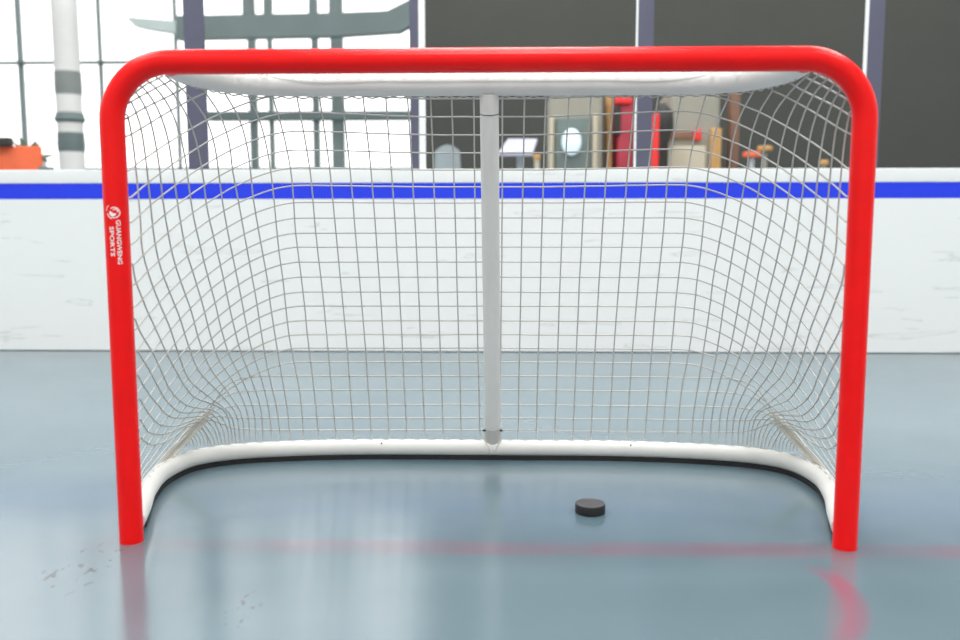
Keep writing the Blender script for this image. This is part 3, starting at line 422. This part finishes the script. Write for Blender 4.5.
[[-1.011,0.246,0.173],[-1.034,0.364,0.178],[-1.039,0.445,0.195],[-1.034,0.507,0.218],[-1.021,0.552,0.245],[-1.003,0.587,0.274],[-0.98,0.617,0.305],[-0.955,0.641,0.336],[-0.925,0.661,0.366],[-0.893,0.675,0.396],[-0.857,0.685,0.425],[-0.818,0.692,0.452],[-0.777,0.698,0.475],[-0.733,0.703,0.494],[-0.687,0.707,0.508],[-0.64,0.712,0.513],[-0.593,0.718,0.513],[-0.545,0.723,0.512],[-0.497,0.727,0.512],[-0.449,0.73,0.511],[-0.4,0.733,0.511],[-0.352,0.735,0.511],[-0.303,0.737,0.511],[-0.255,0.738,0.511],[-0.206,0.738,0.511],[-0.157,0.738,0.511],[-0.109,0.738,0.511],[-0.06,0.739,0.511],[-0.011,0.739,0.511],[0.0,0.739,0.511]],
[[-1.027,0.285,0.132],[-1.046,0.395,0.138],[-1.05,0.475,0.154],[-1.043,0.533,0.177],[-1.029,0.576,0.204],[-1.009,0.61,0.233],[-0.986,0.639,0.262],[-0.959,0.662,0.293],[-0.929,0.68,0.323],[-0.895,0.692,0.352],[-0.858,0.701,0.381],[-0.819,0.708,0.406],[-0.777,0.713,0.429],[-0.733,0.718,0.447],[-0.687,0.722,0.46],[-0.64,0.728,0.463],[-0.592,0.733,0.463],[-0.544,0.738,0.462],[-0.496,0.742,0.462],[-0.448,0.745,0.462],[-0.4,0.748,0.462],[-0.352,0.75,0.461],[-0.303,0.752,0.461],[-0.254,0.753,0.461],[-0.206,0.753,0.461],[-0.157,0.753,0.461],[-0.109,0.754,0.462],[-0.06,0.754,0.462],[-0.011,0.755,0.462],[0.0,0.755,0.462]],
[[-1.039,0.313,0.099],[-1.057,0.422,0.104],[-1.059,0.501,0.119],[-1.051,0.556,0.142],[-1.035,0.598,0.168],[-1.015,0.632,0.196],[-0.99,0.66,0.225],[-0.962,0.682,0.254],[-0.93,0.697,0.283],[-0.896,0.709,0.312],[-0.858,0.717,0.339],[-0.818,0.724,0.363],[-0.775,0.729,0.385],[-0.731,0.733,0.401],[-0.684,0.737,0.412],[-0.637,0.743,0.415],[-0.59,0.748,0.414],[-0.542,0.753,0.414],[-0.495,0.757,0.413],[-0.447,0.76,0.413],[-0.398,0.763,0.413],[-0.35,0.765,0.412],[-0.302,0.767,0.412],[-0.253,0.768,0.412],[-0.205,0.768,0.412],[-0.156,0.768,0.412],[-0.108,0.769,0.413],[-0.06,0.769,0.413],[-0.011,0.77,0.413],[0.0,0.77,0.413]],
[[-1.047,0.332,0.076],[-1.065,0.445,0.078],[-1.066,0.523,0.092],[-1.056,0.577,0.113],[-1.04,0.619,0.138],[-1.018,0.653,0.164],[-0.993,0.68,0.192],[-0.963,0.7,0.219],[-0.93,0.715,0.246],[-0.894,0.726,0.273],[-0.855,0.734,0.298],[-0.814,0.74,0.32],[-0.771,0.744,0.339],[-0.726,0.749,0.354],[-0.679,0.754,0.362],[-0.633,0.759,0.363],[-0.586,0.765,0.363],[-0.538,0.769,0.362],[-0.491,0.773,0.362],[-0.443,0.776,0.361],[-0.395,0.779,0.361],[-0.347,0.781,0.361],[-0.299,0.783,0.361],[-0.251,0.784,0.361],[-0.203,0.784,0.361],[-0.155,0.784,0.361],[-0.107,0.784,0.361],[-0.059,0.785,0.361],[-0.011,0.785,0.361],[0.0,0.785,0.361]],
[[-1.053,0.347,0.058],[-1.072,0.464,0.058],[-1.071,0.54,0.073],[-1.06,0.594,0.093],[-1.042,0.636,0.117],[-1.019,0.668,0.143],[-0.993,0.694,0.171],[-0.963,0.709,0.203],[-0.936,0.711,0.243],[-0.908,0.714,0.282],[-0.87,0.725,0.305],[-0.826,0.739,0.313],[-0.781,0.751,0.314],[-0.735,0.76,0.313],[-0.688,0.768,0.312],[-0.641,0.774,0.311],[-0.593,0.78,0.311],[-0.546,0.784,0.31],[-0.497,0.788,0.31],[-0.449,0.792,0.309],[-0.401,0.795,0.309],[-0.352,0.797,0.309],[-0.304,0.799,0.309],[-0.255,0.8,0.309],[-0.206,0.8,0.309],[-0.157,0.8,0.309],[-0.109,0.8,0.309],[-0.06,0.801,0.309],[-0.011,0.801,0.309],[0.0,0.801,0.309]],
[[-1.051,0.337,0.055],[-1.071,0.456,0.055],[-1.074,0.545,0.06],[-1.063,0.599,0.08],[-1.045,0.64,0.103],[-1.023,0.671,0.131],[-0.998,0.694,0.16],[-0.968,0.711,0.188],[-0.938,0.719,0.223],[-0.903,0.73,0.25],[-0.862,0.745,0.26],[-0.818,0.758,0.262],[-0.773,0.769,0.262],[-0.727,0.778,0.261],[-0.681,0.785,0.26],[-0.634,0.792,0.259],[-0.587,0.797,0.258],[-0.539,0.801,0.257],[-0.492,0.805,0.257],[-0.444,0.808,0.256],[-0.396,0.811,0.256],[-0.348,0.813,0.256],[-0.3,0.815,0.256],[-0.252,0.816,0.256],[-0.204,0.816,0.256],[-0.155,0.817,0.256],[-0.107,0.817,0.256],[-0.059,0.817,0.256],[-0.011,0.818,0.256],[0.0,0.818,0.256]],
[[-1.05,0.33,0.055],[-1.071,0.45,0.055],[-1.076,0.547,0.055],[-1.065,0.601,0.072],[-1.048,0.641,0.096],[-1.026,0.671,0.123],[-1.002,0.693,0.152],[-0.972,0.713,0.179],[-0.938,0.73,0.201],[-0.898,0.75,0.208],[-0.855,0.766,0.209],[-0.812,0.778,0.207],[-0.767,0.789,0.206],[-0.721,0.797,0.205],[-0.675,0.804,0.203],[-0.629,0.81,0.202],[-0.582,0.814,0.202],[-0.535,0.819,0.201],[-0.487,0.822,0.2],[-0.44,0.826,0.2],[-0.393,0.829,0.199],[-0.345,0.831,0.199],[-0.297,0.832,0.199],[-0.249,0.833,0.199],[-0.202,0.834,0.199],[-0.154,0.834,0.2],[-0.106,0.834,0.2],[-0.058,0.834,0.2],[-0.011,0.835,0.2],[0.0,0.835,0.2]],
[[-1.047,0.317,0.055],[-1.069,0.438,0.055],[-1.076,0.542,0.055],[-1.066,0.603,0.067],[-1.049,0.642,0.091],[-1.028,0.672,0.118],[-1.003,0.695,0.147],[-0.973,0.715,0.172],[-0.937,0.742,0.174],[-0.898,0.766,0.164],[-0.856,0.783,0.16],[-0.812,0.795,0.157],[-0.767,0.805,0.155],[-0.721,0.813,0.153],[-0.675,0.82,0.152],[-0.629,0.825,0.151],[-0.582,0.83,0.15],[-0.535,0.835,0.149],[-0.488,0.838,0.149],[-0.44,0.842,0.148],[-0.393,0.845,0.148],[-0.345,0.847,0.147],[-0.297,0.848,0.147],[-0.249,0.849,0.147],[-0.202,0.849,0.148],[-0.154,0.85,0.148],[-0.106,0.85,0.148],[-0.058,0.85,0.148],[-0.011,0.851,0.148],[0.0,0.851,0.148]],
[[-1.045,0.308,0.055],[-1.068,0.431,0.055],[-1.076,0.542,0.055],[-1.067,0.606,0.063],[-1.049,0.645,0.087],[-1.028,0.675,0.114],[-1.003,0.697,0.143],[-0.973,0.718,0.167],[-0.94,0.751,0.148],[-0.905,0.778,0.125],[-0.863,0.796,0.116],[-0.819,0.809,0.111],[-0.774,0.819,0.108],[-0.728,0.827,0.106],[-0.681,0.834,0.105],[-0.634,0.839,0.104],[-0.587,0.844,0.103],[-0.54,0.849,0.102],[-0.492,0.853,0.101],[-0.444,0.856,0.101],[-0.396,0.859,0.1],[-0.348,0.861,0.1],[-0.3,0.863,0.1],[-0.252,0.864,0.1],[-0.204,0.864,0.1],[-0.155,0.864,0.101],[-0.107,0.864,0.101],[-0.059,0.865,0.101],[-0.011,0.866,0.101],[0.0,0.866,0.101]]]}
bm = bmesh.new()
def cord(pts, r=.0025, n=5, sub=3):
    pts = [Vector(p) for p in pts]
    keep = [pts[0]]
    for p in pts[1:]:
        if (p-keep[-1]).length > .004: keep.append(p)
    if len(keep) < 2: return
    sp = spline(keep, max(3, (len(keep)-1)*sub+1)) if len(keep) > 2 else keep
    for s in (-1, 1):
        tube(bm, [(p.x*s, p.y, p.z) for p in sp], r, n, False)
def onframe(p):
    z = p[2]
    if z > 1.1:
        a = math.asin(min(1, (z-1.1)/.15)); return (-.7965-.15*math.cos(a), .03, z)
    return (-.9465, .03, z)
for i, c in enumerate(NET['c']):
    k = i-7
    q = list(c)
    if k < 6: q = [onframe(c[0])] + q
    cord(q)
for i, c in enumerate(NET['r']):
    cord([onframe(c[0])] + c, sub=2)
for c in NET['x']: cord(c, .0019)
# top net between crossbar and top bar, tied over both tubes
top_cols = [c[0] for i, c in enumerate(NET['c']) if i-7 >= 7]
for c in top_cols:
    cord([(c[0], c[1], c[2]), (c[0], c[1]+.01, 1.285), (c[0]*.995, c[1]-.03, 1.302), (c[0]*.985, c[1]*.45, 1.296), (c[0]*.975, .035, 1.262)])
cord([(0, .515, 1.25), (0, .51, 1.29), (0, .25, 1.296), (0, .035, 1.262)])
for k in range(1, 7):
    y = .03+.065*k; cord([(-.79+.02*max(0, k-4), y, 1.268+.07*y), (-.4, y, 1.267+.07*y), (0, y, 1.267+.07*y)])
net = finish(bm, 'net', M['cord'], goal)
for s_ in (-1, 1):                                # the net's lower edge is gathered into a thick bunch at each rear corner
    bm = bmesh.new()
    for c in NET['b']:
        q = [Vector((p[0]*s_, p[1], p[2])) for p in [onframe(c[0])]+c]
        k_ = [q[0]]+[p for i, p in enumerate(q[1:]) if (p-q[i]).length > .004]
        tube(bm, spline(k_, 30), .0023, 6)
    finish(bm, 'gathered_net', M['gathered'], goal)
for nm, path in (('base_lacing', [(p.x, p.y-.002, .0665) for p in BS_[12:]]), ('top_lacing', [(p.x, p.y+.004, 1.2225) for p in TOPS[4:]])):
    bm = bmesh.new(); path = [Vector(p) for p in path]
    path += [Vector((-p.x, p.y, p.z)) for p in path[-2::-1]]
    out = []                                    # one continuous cord wound in small loops along the tube
    dense = spline(path, 420)
    for k, p in enumerate(dense):
        out.append(p+Vector((0, .0025*math.cos(k*.75), .0025*math.sin(k*.75))))
    tube(bm, out, .0022, 5, True); finish(bm, nm, M['cord'], goal)
# ---- printing on the post nearest the camera's left
def print_on_post(bm_verts_faces, name):
    verts, faces = bm_verts_faces; me = bpy.data.meshes.new(name)
    cxp, rr = -W, R+.0006; A0 = -math.pi/2 + .0
    out = []
    for u, z in verts:                         # u runs round the tube (m, + to the right), z height
        a = u/rr+.41; out.append((cxp+rr*math.sin(a), -rr*math.cos(a), z))
    me.from_pydata(out, [], faces); return link(name, me, M['ink'], None)
def text_mesh(s, size, xs=1.0):
    cu = bpy.data.curves.new('t', 'FONT'); cu.body = s; cu.size = size; cu.resolution_u = 2; cu.offset = size*.018
    o = bpy.data.objects.new('t', cu); COL.objects.link(o)
    dg = bpy.context.evaluated_depsgraph_get(); me = bpy.data.meshes.new_from_object(o.evaluated_get(dg))
    bmx = bmesh.new(); bmx.from_mesh(me)
    bmesh.ops.triangulate(bmx, faces=bmx.faces[:])
    bmesh.ops.subdivide_edges(bmx, edges=[e for e in bmx.edges if e.calc_length() > size*.25], cuts=1)
    v = [(p.co.x*xs, p.co.y) for p in bmx.verts]; f = [[q.index for q in fc.verts] for fc in bmx.faces]
    bmx.free(); bpy.data.objects.remove(o); bpy.data.curves.remove(cu); bpy.data.meshes.remove(me); return v, f
def place(vf, u0, z0):                          # text reads downwards: local x -> -z, local y -> +u
    v, f = vf; return [(u0+y, z0-x) for x, y in v], f
VX = -.0125
def fit(s, size, length):
    v, f = text_mesh(s, size); L_ = max(p[0] for p in v); return [(x*length/L_, y) for x, y in v], f
o = print_on_post(place(fit('GUANGWENG', .0158, .113), -.002, .857), 'post_lettering'); o.parent = goal
o = print_on_post(place(fit('SPORTS', .0158, .076), -.0192, .840), 'post_lettering'); o.parent = goal
# emblem: ring with a solid swirl and a tail
v, f = [], []
zc, uc = .875, -.0050
def ringp(r0, r1, a0, a1, n, cu_=0, cz_=0):
    base = len(v)
    for k in range(n+1):
        a = a0+(a1-a0)*k/n
        v.append((uc+cu_+r0*math.cos(a), zc+cz_+r0*math.sin(a))); v.append((uc+cu_+r1*math.cos(a), zc+cz_+r1*math.sin(a)))
    for k in range(n): f.append([base+2*k, base+2*k+1, base+2*k+3, base+2*k+2])
ringp(.0118, .0142, -2.2, 2.3, 24)
ringp(.0005, .0085, 2.4, 6.1, 14, -.004, -.001)
ringp(.0045, .0070, -.4, 2.6, 10, .002, .003)
ringp(.0120, .0138, 2.0, 3.3, 6, -.008, .006)
ringp(.0160, .0185, 3.3, 4.4, 8, -.001, .001)
o = print_on_post((v, f), 'post_emblem'); o.parent = goal

# ================================================================== PUCK
bm = bmesh.new(); n = 64; pr, ph = .0440, .0290
prof = [(0, 0), (pr-.003, 0), (pr-.0008, .001), (pr, .003), (pr, ph-.003), (pr-.0008, ph-.001), (pr-.003, ph), (pr-.004, ph-.0003), (0, ph-.0003)]
rings = []
for r, z in prof:
    rings.append([bm.verts.new((0, 0, z))] if r == 0 else [bm.verts.new((r*math.cos(2*math.pi*k/n), r*math.sin(2*math.pi*k/n), z)) for k in range(n)])
for a, c in zip(rings, rings[1:]):
    for k in range(n):
        if len(a) == 1: bm.faces.new((a[0], c[(k+1) % n], c[k]))
        elif len(c) == 1: bm.faces.new((a[k], a[(k+1) % n], c[0]))
        else: bm.faces.new((a[k], a[(k+1) % n], c[(k+1) % n], c[k]))
puck = finish(bm, 'hockey_puck', [M['puck_side'], M['puck_top']])
for p in puck.data.polygons:
    if p.center.z > ph-.0029: p.material_index = 1
puck.location = (.305, .268, 0); tag(puck, 'black rubber hockey puck lying on the floor inside the goal mouth', 'puck')

# ================================================================== THINGS BEHIND THE BARRIER (all stand on the hall floor)
def P(px0, px1, py0, py1, Y):
    a = at(px0, py1, Y); c = at(px1, py0, Y); return a.x, c.x, max(a.z, 0), c.z
def bg(name, label, cat, px0, px1, py0, Y, m, d=.5, bev=.04, parts=(), body='body'):
    x0, x1, _, z1 = P(px0, px1, py0, 400, Y)
    t = thing(name, ((x0+x1)/2, Y+d/2, 0), label, cat)
    bm = bmesh.new(); box(bm, (x0, Y, 0), (x1, Y+d, z1), bev); finish(bm, body, m, t)
    for nm, a, c, e, g, mm, dd in parts:       # name, px0, px1, py0, py1, material, how far it stands proud
        u0, u1, q0, q1 = P(a, c, e, g, Y-dd); bm = bmesh.new(); box(bm, (u0, Y-dd, q0), (u1, Y+.02, q1), min(.02, dd*.5)); finish(bm, nm, mm, t)
    adopt(t); return t
YB = 9.5
# game cabinet with a lit round screen
t = bg('game_cabinet', 'cream and grey green arcade cabinet with a lit round window', 'cabinet', 548, 603, 92, YB, M['cream'], .9, .06,
       [('window_panel', 555, 591, 117, 200, M['greenglass'], .04), ('side_trim', 549, 554, 117, 200, M['cream2'], .08), ('side_trim', 592, 598, 114, 200, M['cream2'], .08)])
c = at(571.5, 142, YB-.1); bm = bmesh.new()
bmesh.ops.create_uvsphere(bm, u_segments=24, v_segments=14, radius=.125); 
for v_ in bm.verts: v_.co = Vector((c.x+v_.co.x, c.y+v_.co.y*.5, c.z+v_.co.z*1.35))
finish(bm, 'lit_globe', M['globe'], t); adopt(t)
bg('wooden_pillar', 'tan wooden pillar right beside the cream arcade cabinet', 'pillar', 603, 613, 84, YB+.3, M['wood'], .3, .02)
bg('vending_machine', 'dark red machine with a bright red top beside the tan pillar', 'machine', 613, 634, 97, YB+.2, M['darkred'], .7, .04,
   [('top_panel', 615, 632, 97, 104, M['brightred'], .05), ('dark_panel', 614, 621, 105, 135, M['black'], .03)])
bg('red_cabinet', 'narrow bright red box standing beside the third barrier post', 'box', 648, 660, 113, YB-1.2, M['brightred'], .4, .03)
# dark figure-like stand behind the red box
x0, x1, _, z1 = P(656, 668, 104, 170, YB-.4)
t = thing('coat_stand', ((x0+x1)/2, YB-.45, 0), 'dark rounded stand behind the bright red box', 'stand')
bm = bmesh.new(); xm = (x0+x1)/2
tube(bm, [(xm, YB-.45, 0), (xm, YB-.45, z1-.5), (xm, YB-.45, z1-.3), (xm, YB-.45, z1-.1), (xm, YB-.45, z1)], .1, 20, rad=[.06, .07, .13, .12, .03]); finish(bm, 'stand_body', M['black'], t); adopt(t)
bg('display_booth', 'large beige booth with a brown band and small red sign', 'booth', 664, 722, 88, YB, M['cream'], 1.0, .12,
   [('brown_band', 670, 697, 131, 139, M['brown'], .04), ('red_sign', 694, 702, 129, 140, M['brightred'], .08), ('wooden_column', 709, 722, 128, 200, M['wood'], .06),
    ('white_counter', 669, 706, 146, 200, M['cream2'], .3)])
bg('brown_partition', 'brown partition next to the beige booth against the dark wall', 'partition', 722, 741, 92, YB+.6, M['brown'], .2, .03)
# small white chair
def chair(px, py, Y, label):
    c = at(px, py, Y); t = thing('plastic_chair', (c.x, Y, 0), label, 'chair')
    h = c.z
    bm = bmesh.new(); n_ = 10; g = []
    for i in range(n_+1):
        u = i/n_*2-1; row = []
        for j in range(n_+1):
            v_ = j/n_; wd = .14*(1-.35*max(0, v_-.6)**1.2); row.append(bm.verts.new((u*wd, .22+.05*v_-.06*u*u, .45+(h-.45)*v_*(1-.06*u*u))))
        g.append(row)
    for i in range(n_):
        for j in range(n_): bm.faces.new((g[i][j], g[i+1][j], g[i+1][j+1], g[i][j+1]))
    bmesh.ops.solidify(bm, geom=bm.faces[:], thickness=.02); finish(bm, 'backrest', M['white_obj'], t)
    bm = bmesh.new(); box(bm, (-.16, -.18, .43), (.16, .24, .46), .014); finish(bm, 'seat', M['white_obj'], t)
    for sx in (-1, 1):
        for sy in (-1, 1):
            bm = bmesh.new(); tube(bm, [(sx*.13, sy*.15, .44), (sx*.16, sy*.19, 0)], .018, 10); finish(bm, 'leg', M['white_obj'], t)
    return t
chair(446, 142.5, 6.6, 'small white moulded chair behind the board left of the goal centre post')
# reading desk with tilted pale top
x0, x1, _, z1 = P(503, 537, 137, 170, 6.8)
t = thing('tilted_desk', ((x0+x1)/2, 6.9, 0), 'pale lilac tilted desk top on white legs beside the arcade cabinet', 'desk')
z0 = at(520, 153, 6.6).z
bm = bmesh.new(); sh = .05
vs = [bm.verts.new(p) for p in ((x0-sh, 6.6, z0), (x1-sh, 6.6, z0), (x1+.01, 7.0, z1), (x0+sh, 7.0, z1), (x0-sh, 6.6, z0-.03), (x1-sh, 6.6, z0-.03), (x1+.01, 7.0, z1-.03), (x0+sh, 7.0, z1-.03))]
for q in ((0, 1, 2, 3), (7, 6, 5, 4), (0, 4, 5, 1), (1, 5, 6, 2), (2, 6, 7, 3), (3, 7, 4, 0)): bm.faces.new([vs[k] for k in q])
finish(bm, 'desk_top', M['lilac'], t, smooth=False)
xm = (x0+x1)/2
bm = bmesh.new(); box(bm, (xm-.03, 6.78, 0), (xm+.03, 6.84, z0+.02), .01); finish(bm, 'leg', M['white_obj'], t)
bm = bmesh.new(); box(bm, (xm-.2, 6.6, 0), (xm+.2, 7.0, .03), .01); finish(bm, 'base', M['white_obj'], t); adopt(t)
# small stool with orange seat, ball on it
def stool(px, py, Y, r, m, label, mm):
    c = at(px, py, Y); t = thing('round_stool', (c.x, Y, 0), label, 'stool')
    bm = bmesh.new(); h = c.z
    tube(bm, [(0, 0, h-.06), (0, 0, h-.05), (0, 0, h-.01), (0, 0, h)], r, 24, rad=[r*.9, r, r, r*.9]); finish(bm, 'seat', m, t)
    bm = bmesh.new(); tube(bm, [(0, 0, .02), (0, 0, h-.06)], .03, 12); finish(bm, 'stem', mm, t)
    bm = bmesh.new(); tube(bm, [(0, 0, 0), (0, 0, .025)], r*.9, 24); finish(bm, 'base', mm, t)
stool(752, 152, 8.2, .10, M['orange'], 'orange topped stool near the dark wall, seen through the net', M['white_obj'])
stool(765, 146, 8.8, .09, M['wood'], 'tan topped tall stool just behind the orange one', M['cream'])
stool(824, 160, 8.2, .05, M['wood'], 'low tan stool seen through the net by the goal corner', M['cream'])
stool(537, 154, 7.8, .04, M['wood'], 'little tan stool beside the tilted lilac desk', M['cream2'])
# column in front of the windows
x0, x1, _, _ = P(57, 73, 0, 170, 10.5)
t = thing('hall_column', ((x0+x1)/2, 10.6, 0), 'pale round hall column with dark grey bands before the bright windows', 'column')
bm = bmesh.new(); xm = (x0+x1)/2; r = (x1-x0)/2
tube(bm, [(xm, 10.6, 0), (xm, 10.6, 10)], r, 32); cshaft = finish(bm, 'shaft', M['column'], t)
for py0, py1, k in ((72, 95, 1.04), (113, 123, 1.2), (133, 152, 1.06)):
    z0, z1 = at(65, py1, 10.6).z, at(65, py0, 10.6).z
    bm = bmesh.new(); tube(bm, [(xm, 10.6, z0), (xm, 10.6, (z0*.7+z1*.3)), (xm, 10.6, z1)], r, 32, rad=[r*1.01, r*k, r*1.01]); finish(bm, 'band', M['column_dark'] if k < 1.05 else M['steel'], t)
adopt(t)
# orange panel stand and plant at far left
bg('orange_stand', 'orange board stand with a dark cap at the far edge of the hall', 'stand', -40, 38.5, 146, 8.0, M['orange'], .08, .01,
   [('dark_cap', -40, 8, 137, 146, M['black'], .1), ('grey_foot', 38, 50, 166.5, 180, M['steel'], .1)])
c = at(28, 134, 9.3)
t = thing('potted_plant', (c.x, 9.3, 0), 'small leafy green plant behind the orange stand', 'plant')
bm = bmesh.new(); tube(bm, [(0, 0, 0), (0, 0, .05), (0, 0, c.z-.35)], .2, 20, rad=[.14, .15, .2]); finish(bm, 'pot', M['white_obj'], t)
bm = bmesh.new()
for k in range(26):
    a = random.uniform(0, 6.28); e = random.uniform(.2, 1.3); L_ = random.uniform(.2, .42)
    d0 = Vector((math.cos(a)*math.cos(e), math.sin(a)*math.cos(e), math.sin(e))); s_ = d0.cross(Vector((0, 0, 1))).normalized()*.05
    p0 = Vector((0, 0, c.z-.37)); p1 = p0+d0*L_*.55+Vector((0, 0, .03)); p2 = p0+d0*L_-Vector((0, 0, .04)); up_ = Vector((0, 0, .008))
    top = [bm.verts.new(q) for q in (p0+up_, p1+s_+up_, p2, p1-s_+up_)]; bot = [bm.verts.new(q) for q in (p0-up_, p1+s_-up_, p1-s_-up_)]
    bm.faces.new(top); bm.faces.new((bot[0], bot[2], top[2], bot[1]))
finish(bm, 'foliage', M['leaf'], t, smooth=False)
